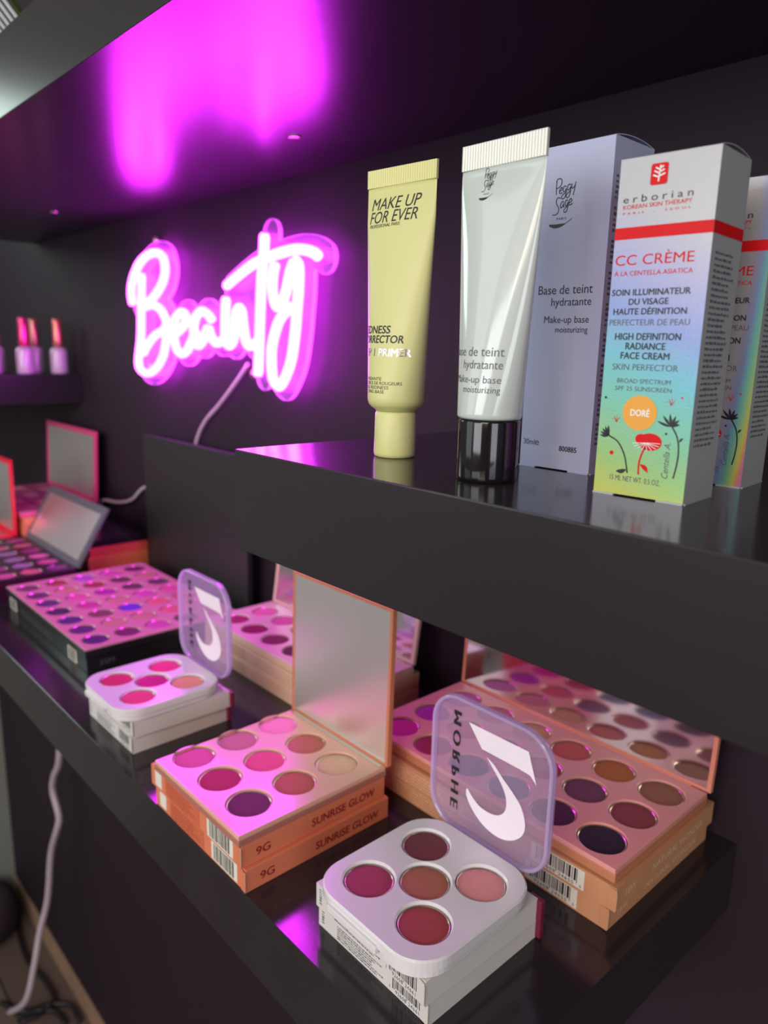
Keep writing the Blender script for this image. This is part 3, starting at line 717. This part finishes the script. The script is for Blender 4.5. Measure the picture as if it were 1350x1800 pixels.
# ================================================================== PRODUCTS ON THE MIDDLE SHELF
def section(t, r, w, bmin=0.07):
    b_ = max(bmin, r * (1 - t) ** 0.75) if t > 0 else r
    lo, hi = r * 0.9, w
    for _ in range(30):
        a = (lo + hi) / 2; p = PI * (3 * (a + b_) - math.sqrt((3 * a + b_) * (a + 3 * b_)))
        if p < 2 * PI * r: lo = a
        else: hi = a
    return a, b_
def tube_body(t, r, w, zb, zt, ztop, m_body, neck, p_):
    """squeeze tube: round at the shoulder, flattened to a ribbed crimp at the top"""
    m = MB(); n = 96; rings = []
    for (rr_, z) in neck: rings.append((rr_, rr_, z))
    K = 44
    for i in range(K + 1):
        tt = i / K; a, b_ = section(tt, r, w); rings.append((a, b_, zb + (zt - zb) * tt))
    vs = []
    for a, b_, z in rings:
        for k in range(n): th = 2 * PI * k / n; vs.append((a * math.sin(th), -b_ * math.cos(th), z))
    fs = []
    for i in range(len(rings) - 1):
        for k in range(n): k2 = (k + 1) % n; fs.append((i * n + k, i * n + k2, (i + 1) * n + k2, (i + 1) * n + k))
    fs.append(tuple(range(n - 1, -1, -1))); fs.append(tuple(range((len(rings) - 1) * n, len(rings) * n)))
    m.add(vs, fs, 0, True); p_(m); m.build('tube_body', m_body, t)
    a = rings[-1][0]; m = MB(); N = 30
    top = []; bot = []
    for sgn in (-1, 1):
        pts = []
        for i in range(N * 2 + 1):
            x = -a + 2 * a * i / (N * 2); y = sgn * (0.07 + (0.035 if i % 2 else 0.0)); pts.append((x, y))
        vs = [(x, y, zt - 0.04) for x, y in pts] + [(x, y, ztop) for x, y in pts]; q = len(pts)
        m.add(vs, [((i, i + 1, q + i + 1, q + i) if sgn < 0 else (i + 1, i, q + i, q + i + 1)) for i in range(q - 1)])
    m.box(-a - 0.005, a + 0.005, -0.065, 0.065, zt - 0.04, ztop + 0.02)
    m.build('crimp', m_body[0], t)
def tube_map(r, w, zb, zt):
    cache = {}
    def f(u, z, o=0.0):
        tt = min(1, max(0, (z - zb) / (zt - zb))); key = round(tt, 3)
        if key not in cache:
            a, b_ = section(tt, r, w); th = np.linspace(-PI, PI, 721)
            ds = np.sqrt((a * np.cos(th)) ** 2 + (b_ * np.sin(th)) ** 2) * (th[1] - th[0]); s_ = np.cumsum(ds); s_ -= s_[360]
            cache[key] = (a, b_, th, s_)
        a, b_, th, s_ = cache[key]; ph = float(np.interp(u, s_, th))
        nx, ny = math.sin(ph) / a, -math.cos(ph) / b_; L = math.hypot(nx, ny)
        e = 0.012 + o
        return (a * math.sin(ph) + nx / L * e, -b_ * math.cos(ph) + ny / L * e, z)
    return f
# yellow tube
t = thing('primer_tube', 'pale yellow squeeze tube standing on its cap, left of the white tube', 'cosmetic tube', (-25.3, 5.15, 0.0), math.radians(5))
m = MB(); m.lathe([(0.86, 0.0), (0.95, 0.06), (0.98, 0.2), (0.95, 2.0), (0.9, 2.12)], 48); m.build('cap', M_YTUBE, t)
f = tube_map(1.32, 2.0, 2.75, 12.05); p = MB()
it = dict(shear=0.22)
put_text(p, 'MAKE UP', 0.50, -1.62, 11.02, f, 0, w=2.85, **it); put_text(p, 'FOR EVER', 0.50, -1.70, 10.45, f, 0, w=2.9, **it)
put_text(p, 'PROFESSIONAL PARIS', 0.14, -1.68, 10.26, f, 0, w=1.95, **it)
put_text(p, 'REDNESS', 0.33, -1.70, 5.62, f, 0, w=2.1, bold=0.02, shear=0.1); put_text(p, 'CORRECTOR', 0.33, -1.70, 5.2, f, 0, w=2.8, bold=0.02, shear=0.1)
put_text(p, 'STEP 1 PRIMER', 0.33, -1.72, 4.62, f, 1, w=3.2, bold=0.03)
put_text(p, 'BASE APAISANTE', 0.14, -1.72, 3.55, f, 0, w=1.9); put_text(p, 'CORRECTRICE DE ROUGEURS', 0.14, -1.72, 3.36, f, 0, w=2.9)
put_text(p, 'CALMING REDNESS', 0.14, -1.72, 3.17, f, 0, w=2.3); put_text(p, 'CORRECTING BASE', 0.14, -1.72, 2.98, f, 0, w=2.1)
tube_body(t, 1.32, 2.0, 2.75, 12.05, 12.75, [M_YTUBE, M_INK, M_SILVERINK], [(0.9, 2.12), (0.98, 2.22), (1.14, 2.32), (1.26, 2.46), (1.31, 2.62)], lambda m: m.add(p.v, p.f, 1) or m.m.__setitem__(slice(len(m.m) - len(p.m), None), [q + 1 for q in p.m]))

# lettering of the script logo, strokes in units of about one letter height
PEG = [[(-0.02, 0.93), (0.1, 1.1), (0.36, 1.08), (0.42, 0.85), (0.3, 0.62), (0.05, 0.52)], [(0.04, 0.95), (0.02, 0.6), (0.05, 0.15)],
       [(0.27, 0.32), (0.45, 0.42), (0.46, 0.55), (0.36, 0.52), (0.28, 0.36), (0.32, 0.2), (0.52, 0.22)],
       [(0.78, 0.55), (0.66, 0.62), (0.56, 0.5), (0.58, 0.3), (0.7, 0.28), (0.79, 0.45), (0.78, 0.1), (0.68, -0.12), (0.52, -0.15), (0.46, -0.02), (0.6, 0.12), (0.85, 0.25)],
       [(1.12, 0.62), (0.98, 0.68), (0.88, 0.56), (0.9, 0.36), (1.02, 0.35), (1.12, 0.52), (1.1, 0.15), (1.02, -0.08), (0.88, -0.12), (0.8, 0.0), (0.95, 0.16), (1.15, 0.3)],
       [(1.2, 0.7), (1.2, 0.45), (1.32, 0.42), (1.45, 0.6)], [(1.48, 0.78), (1.42, 0.35), (1.34, -0.02)],
       [(0.4, -0.1), (0.2, -0.05), (0.08, -0.25), (0.16, -0.5), (0.3, -0.7), (0.28, -0.95), (0.1, -1.1), (-0.15, -1.08)],
       [(0.68, -0.38), (0.56, -0.32), (0.44, -0.48), (0.45, -0.68), (0.56, -0.68), (0.68, -0.45), (0.66, -0.62), (0.74, -0.68)],
       [(0.98, -0.32), (0.86, -0.26), (0.78, -0.4), (0.8, -0.6), (0.9, -0.6), (0.99, -0.4), (0.98, -0.75), (0.9, -0.98), (0.76, -1.0), (0.72, -0.86), (0.88, -0.7), (1.05, -0.6)],
       [(1.06, -0.46), (1.24, -0.4), (1.26, -0.26), (1.15, -0.22), (1.06, -0.42), (1.12, -0.6), (1.35, -0.52)]]
def peggy(p, f, x, z, s, m):
    for st_ in PEG: put_stroke(p, [(x + a * s, z + c * s) for a, c in st_], 0.058 * s, f, m, 5)
    put_text(p, 'PARIS', 0.15 * s, x + 0.2 * s, z - 1.45 * s, f, m, w=0.75 * s, spacing=1.3)
    pts = [(-0.35, -1.72), (0.1, -1.82), (0.6, -1.78), (1.0, -1.66), (1.4, -1.42)]
    put_stroke(p, [(x + a * s, z + c * s) for a, c in pts], lambda u: s * (0.03 + 0.22 * max(0, math.sin(PI * min(1, u * 1.25 + 0.12))) ** 1.2 * (u < 0.78)), f, m, 8)
# white tube
t = thing('base_tube', 'white glossy squeeze tube with black cap standing in front of the tall carton', 'cosmetic tube', (-18.55, 3.8, 0.0))
m = MB(); m.lathe([(1.14, 0.0), (1.19, 0.05), (1.2, 0.2), (1.2, 2.3), (1.17, 2.4)], 64); m.build('cap', M_BCAP, t)
f = tube_map(1.25, 1.93, 2.62, 11.6); p = MB()
peggy(p, f, -0.72, 11.1, 0.37, 0)
put_text(p, 'Base de teint', 0.34, 1.18, 4.76, f, 1, w=2.55, align='r'); put_text(p, 'hydratante', 0.32, 1.17, 4.3, f, 1, w=1.75, align='r')
put_text(p, 'Make-up base', 0.27, 1.16, 3.78, f, 1, w=2.2, align='r'); put_text(p, 'moisturizing', 0.24, 1.16, 3.42, f, 1, w=1.6, align='r')
tube_body(t, 1.25, 1.93, 2.62, 11.6, 12.42, [M_WTUBE, M_INK, M_GREYINK], [(1.1, 2.4), (1.2, 2.42), (1.25, 2.5)], lambda m: m.add(p.v, p.f, 1) or m.m.__setitem__(slice(len(m.m) - len(p.m), None), [q + 1 for q in p.m]))

# cartons on the middle shelf, with tuck flaps
def top_flap(wx, dy, h, m_card, hgt=0.16):
    def g(t):
        m = MB(); N = 14
        # lid panel bowed up a little along its free edge
        vs = []
        for i in range(N + 1):
            y = dy * i / N; z = h + hgt * math.sin(PI * i / N) ** 0.8
            vs += [(0.04, y, h + 0.01), (wx - 0.02, y, z + 0.015), (wx - 0.02, y, z - 0.015), (0.04, y, h - 0.02)]
        fs = []
        for i in range(N):
            a = 4 * i; c = a + 4; fs += [(a, a + 1, c + 1, c), (a + 1, a + 2, c + 2, c + 1), (a + 3, c + 3, c + 2, a + 2)]
        m.add(vs, fs, 0); m.build('top_flap', m_card, t)
        m = MB()
        for x0_, x1_ in ((0.0, wx * 0.24), (wx * 0.72, wx)):
            m.box(x0_, x1_, -0.06, 0.12, 0.0, 0.05)
        m.box(wx - 0.05, wx + 0.05, 0.1, dy - 0.1, 0.0, 0.04)
        m.build('bottom_flap', m_card, t)
    return g
def tall_carton(name, label, cat, loc, wx, dy, h, mats, front, side, rotz, group=None, side_mat=0):
    t = thing(name, label, cat, loc, rotz, group)
    m = MB(); m.box(0, wx, 0, dy, 0.05, h); m.m[3] = side_mat
    p = m; F = lambda x, z, o=0.0: (x, -0.012 - o, z); Sd = lambda y, z, o=0.0: (wx + 0.012 + o, y, z)
    front(p, F); side(p, Sd); p.build('carton', list(mats), t, bevel=0.07, seg=3)
    top_flap(wx, dy, h, mats[0] if side_mat == 0 else mats[side_mat])(t)
    return t
def ps_front(p, F):
    peggy(p, F, 0.95, 11.15, 0.62, 1)
    put_text(p, 'Base de teint', 0.36, 3.02, 7.33, F, 1, w=2.6, align='r'); put_text(p, 'hydratante', 0.32, 3.0, 6.86, F, 1, w=1.9, align='r')
    put_text(p, 'Make-up base', 0.28, 2.95, 6.17, F, 1, w=2.15, align='r'); put_text(p, 'moisturizing', 0.24, 2.93, 5.78, F, 1, w=1.55, align='r')
    put_text(p, '30ml', 0.24, 0.15, 0.98, F, 1, w=0.58); put_text(p, 'e', 0.30, 0.76, 0.98, F, 1, w=0.2)
    put_text(p, '800885', 0.22, 2.0, 0.85, F, 1, w=0.85, bold=0.01)
def ps_side(p, Sd):
    for k in range(9): fine_print(p, 0.25, 2.6, 1.2 + 1.2 * k, 2.2 + 1.2 * k, 5, Sd, 2, 0.6, 0.2)
tall_carton('base_carton', 'tall pearly white carton behind the white tube', 'box', (-20.2, 8.1, 0.0), 3.5, 3.0, 13.1, (M_PCARD, M_INK, M_GREYINK), ps_front, ps_side, math.radians(1.0))

def petal_leaf(p, F, x, z, a, L, wdt, m):
    ca, sa = math.cos(a), math.sin(a); pts = []
    for k in range(9): u = k / 8; pts.append((u * L, wdt * math.sin(PI * u)))
    for k in range(1, 8): u = 1 - k / 8; pts.append((u * L, -wdt * 0.3 * math.sin(PI * u)))
    put_poly(p, [(x + q * ca - r_ * sa, z + q * sa + r_ * ca) for q, r_ in pts], F, m)
def er_front(p, F):
    F2 = lambda x, z, o=0.0: F(x, z, 0.008 + o)
    put_poly(p, rrect(1.08, 1.66, 10.36, 11.02, 0.08, 4), F, 4)
    put_stroke(p, [(1.36, 10.46), (1.38, 10.7), (1.4, 10.95)], 0.045, F2, 7)
    for dz, q in ((10.62, 0.2), (10.74, 0.17), (10.85, 0.13)):
        put_stroke(p, [(1.37, dz), (1.37 + q, dz + 0.07)], 0.045, F2, 7); put_stroke(p, [(1.37, dz - 0.03), (1.37 - q, dz + 0.05)], 0.045, F2, 7)
    put_text(p, 'erborian', 0.23, 0.2, 9.9, F, 5, w=2.35, spacing=1.5)
    put_text(p, 'KOREAN SKIN THERAPY', 0.135, 0.21, 9.7, F, 4, w=2.33)
    put_text(p, 'PARIS  -  SEOUL', 0.07, 0.22, 9.53, F, 4, w=2.3, spacing=1.8)
    put_rect(p, 0.0, 3.3, 8.74, 9.12, F, 4)
    put_text(p, 'CC CRÈME', 0.33, 0.1, 7.9, F, 4, w=2.7); put_text(p, 'À LA CENTELLA ASIATICA', 0.15, 0.1, 7.56, F, 4, w=2.7)
    for s_, z, x0_, x1_, h_, mm in (('SOIN ILLUMINATEUR', 6.91, 0.08, 2.8, 0.2, 5), ('DU VISAGE', 6.6, 0.72, 2.1, 0.2, 5), ('HAUTE DÉFINITION', 6.28, 0.19, 2.74, 0.2, 5), ('PERFECTEUR DE PEAU', 5.92, 0.08, 2.88, 0.2, 6),
                                ('HIGH DEFINITION', 5.44, 0.33, 2.64, 0.22, 5), ('RADIANCE', 5.12, 0.75, 2.15, 0.22, 5), ('FACE CREAM', 4.8, 0.6, 2.32, 0.22, 5), ('SKIN PERFECTOR', 4.42, 0.33, 2.66, 0.21, 6),
                                ('BROAD SPECTRUM', 3.98, 0.55, 2.46, 0.15, 6), ('SPF 25 SUNSCREEN', 3.72, 0.5, 2.52, 0.15, 6)):
        put_text(p, s_, h_, x0_, z, F, mm, w=x1_ - x0_, bold=0.008 if mm == 5 else 0)
    put_disc(p, 1.48, 2.98, 0.62, F, 8, 0.6); put_text(p, 'DORÉ', 0.22, 1.16, 2.87, F2, 7, w=0.68, bold=0.02)
    # flowers
    put_stroke(p, [(0.44, 2.1), (0.8, 1.9), (1.08, 1.45), (1.24, 0.85)], 0.05, F, 5)
    for a in (-0.35, -0.1, 0.15, 0.4, 0.65): petal_leaf(p, F, 0.44, 2.1, PI - a * 1.4 - 0.5, 0.38, 0.07, 5)
    petal_leaf(p, F, 1.2, 0.98, PI + 0.25, 0.42, 0.12, 5)
    put_stroke(p, [(1.8, 1.85), (1.68, 1.5), (1.63, 1.2), (1.65, 0.85)], 0.06, F, 4)
    put_disc(p, 1.95, 2.02, 0.42, F, 4, 0.3); put_disc(p, 1.62, 2.1, 0.2, lambda a, b_: F(a, b_, 0.003), 4, 0.17)
    for k in range(9):
        a = -2.9 + k * 0.36; put_stroke(p, [(1.82, 1.98), (1.82 + 0.5 * math.cos(a), 2.0 + 0.3 * math.sin(a))], 0.018, F2, 7, 2)
    petal_leaf(p, F, 1.66, 1.22, -0.7, 0.42, 0.12, 4)
    put_stroke(p, [(2.66, 2.62), (2.88, 2.25), (2.97, 1.8), (2.95, 1.3), (2.88, 0.87)], 0.05, F, 5)
    for k in range(6): petal_leaf(p, F, 2.68, 2.6, 0.35 + k * 0.5, 0.26 + 0.065 * k, 0.07, 5)
    petal_leaf(p, F, 2.96, 2.1, 0.9, 0.2, 0.06, 5)
    for x, z, r_, mm in ((0.18, 3.44, 0.045, 5), (0.58, 1.51, 0.075, 4), (2.49, 2.35, 0.04, 5), (2.9, 3.58, 0.035, 4)): put_disc(p, x, z, r_, F, mm, n=12)
    for cx_, cz_ in ((0.65, 2.7), (2.55, 3.4)):
        for a in (0.9, 1.5, 2.1, 2.7): put_stroke(p, [(cx_, cz_ - 0.1), (cx_ + 0.1 * math.cos(a) + 0.03, cz_ + 0.02), (cx_ + 0.2 * math.cos(a), cz_ - 0.1 + 0.25 * math.sin(a))], 0.015, F, 4, 2)
    vs, fs, _ = text2d('Centella A.', 0.22, 1.25, shear=0.3)
    p.add([F(2.68 - b_, 0.8 + a) for a, b_ in vs], fs, 6)
    put_text(p, '15 ML NET WT. 0.5 OZ.', 0.19, 0.6, 0.55, F, 6, w=1.85)
def er_side(p, Sd):
    put_rect(p, 0.0, 2.6, 8.74, 9.12, Sd, 4)
    fine_print(p, 0.35, 2.2, 1.9, 8.3, 34, Sd, 6, 0.5, 0.3)
ERM = (M_FOIL, M_INK, M_GREYINK, M_SILVER, M_RED, M_INK, M_GREYINK, M_WHITEINK, M_ORANGE)
e1 = tall_carton('cream_carton', 'iridescent silver cream carton with red band, standing nearest and fully in view', 'box', (-14.5, 5.06, 0.0), 3.3, 2.6, 11.3, ERM, er_front, er_side, math.radians(4.0), 'iridescent cream cartons', side_mat=3)
relabel(copy_tree(e1), 'iridescent silver cream carton with red band, half hidden at the right edge', (-14.7, 10.15, 0.0), math.radians(4.5))
for ch in COL.objects:
    if ch.parent is not None and ch.parent.get('label', '').startswith('iridescent') and 'half hidden' in ch.parent['label'] and ch.name.startswith('carton'):
        ch.data = ch.data.copy(); ch.data.materials[0] = M_FOIL2

# ================================================================== NAIL POLISH ON THE FAR LEFT SHELF
caps = [(214, 120, 110), (230, 60, 130), (200, 140, 120), (220, 90, 120), (190, 120, 110)]
b0 = None; k = 0
spots = [(-121.6, 23.3, 'front row, nearest the back wall'), (-121.6, 18.3, 'front row, second from the back wall'), (-121.6, 13.6, 'front row, third from the back wall'), (-121.6, 8.8, 'front row, farthest from the back wall'),
         (-127.2, 21.6, 'rear row, nearest the back wall'), (-127.4, 15.8, 'rear row, second from the back wall'), (-127.2, 10.6, 'rear row, farthest from the back wall')]
for X, Y, where in spots:
    if True:
        t = thing('nail_polish', '', 'nail polish', (X, Y, 0.0), 0, 'nail polish bottles on the short far-left shelf')
        t['label'] = 'pale nail polish bottle on the short far-left shelf, ' + where
        if b0 is None:
            m = MB(); m.lathe([(1.15, 0), (1.28, 0.12), (1.3, 0.4), (1.3, 3.3), (1.2, 3.75), (0.85, 4.0), (0.6, 4.1)], 28); bm0 = m
            m2 = MB(); m2.lathe([(0.74, 4.1), (0.78, 4.3), (0.70, 8.1), (0.6, 8.35), (0.3, 8.42)], 24); b0 = True
        bm0.build('bottle', mat('pale_polish_bottle', S(206, 176, 206), rough=0.15, noise=0.05, coat=0.5), t)
        c_ = caps[k % 5]; k += 1
        m2.build('cap', mat('polish_cap_%d_%d_%d' % c_, S(*c_), rough=0.15, metal=0.55, noise=0.08), t)

# ================================================================== LOOSE THINGS
# small striped rack on the top shelf
t = thing('display_rack', 'small dark green rack with slanting white slats on the top shelf edge', 'rack', (-71.0, 0.9, 26.22))
M_CARDW = mat('white_slat', S(214, 216, 226), rough=0.5, noise=0.02); M_CARDG = mat('dark_green_panel', S(52, 66, 22), rough=0.5)
def slant(x0, x1, d0, d1):
    L = [(0.3, 3.9), (3.7, 0.0)]
    vs = [(x0, L[0][0] + d0, L[0][1] + d0), (x1, L[0][0] + d0, L[0][1] + d0), (x1, L[1][0] + d0, L[1][1] + max(0, d0)), (x0, L[1][0] + d0, L[1][1] + max(0, d0)),
          (x0, L[0][0] + d1, L[0][1] + d1), (x1, L[0][0] + d1, L[0][1] + d1), (x1, L[1][0] + d1, L[1][1] + max(0, d1)), (x0, L[1][0] + d1, L[1][1] + max(0, d1))]
    return vs, [(0, 3, 2, 1), (4, 5, 6, 7), (0, 1, 5, 4), (1, 2, 6, 5), (2, 3, 7, 6), (3, 0, 4, 7)]
m = MB(); m.add(*slant(0, 6.0, 0.22, 0.5)); m.build('panel', M_CARDG, t, bevel=0.03)
for k in range(6):
    m = MB(); m.add(*slant(0.3 + 0.98 * k, 0.68 + 0.98 * k, 0.1, 0.2)); m.build('slat', M_CARDW, t, bevel=0.03)

# white hanging lead below the lower shelf and black leads on the floor
px = [((105, 1325), 21), ((95, 1365), 21), ((93, 1390), 21), ((104, 1435), 21), ((100, 1460), 20.5), ((90, 1500), 20), ((84, 1580), 19), ((70, 1640), 17), ((60, 1700), 15), ((45, 1760), 13), ((20, 1812), 12)]
pts = [unproj(a[0], a[1], Y) for a, Y in px]
pts = [(pts[0][0] + 3, 22.5, -31.0), (pts[0][0] + 1, 21.8, -50)] + [q if q[2] > -131 else (q[0], q[1], -131) for q in pts]
o0 = pts[0]
t = thing('power_lead', 'pale grey power lead hanging below the lower shelf', 'cable', o0)
m = MB(); m.tube([(p.x - o0[0], p.y - o0[1], p.z - o0[2]) for p in smooth_path(pts, 6)], 0.62, 10); m.build('lead', M_CABLE, t)
def floor_cable(label, px_, r=0.55):
    pts = []
    for a, b_ in px_:
        d = R @ np.array([a - 675.0, b_ - 900.0, 1300.0]); tt = (-ZF + r - 4.92) / d[2]; pts.append((d[0] * tt, min(-18.7 + d[1] * tt, 24.5), -ZF + r))
    o_ = pts[0]; t = thing('floor_cable', label, 'cable', o_, 0)
    m = MB(); m.tube([(p.x - o_[0], p.y - o_[1], p.z - o_[2]) for p in smooth_path(pts, 6)], r, 8); m.build('lead', M_DCABLE, t)
floor_cable('black cable curling from the back wall across the floor', [(45, 1585), (34, 1640), (50, 1690), (80, 1725), (96, 1760), (70, 1782), (40, 1795)])
floor_cable('black cable looping at the very bottom left of the floor', [(2, 1762), (40, 1778), (90, 1765), (125, 1768), (140, 1795)])
floor_cable('short black cable end crossing under the loop', [(30, 1790), (70, 1775), (100, 1780), (115, 1800)])
t = thing('round_stool', 'dark round floor cushion in the far left corner', 'cushion', (-178, 14, -ZF))
m = MB(); m.lathe([(7.5, 0), (9, 1.5), (9.4, 5), (8.8, 8), (6.5, 9.6), (2, 10.2)], 40); m.build('cushion', mat('plum_fabric', S(60, 44, 54), rough=0.8, bump=0.3), t)
b = MB(); b.box(-188, 120, 25.2, 26, -ZF, -ZF + 4); struct('baseboard_back', b, mat('light_brown_baseboard', S(168, 134, 112), rough=0.4))
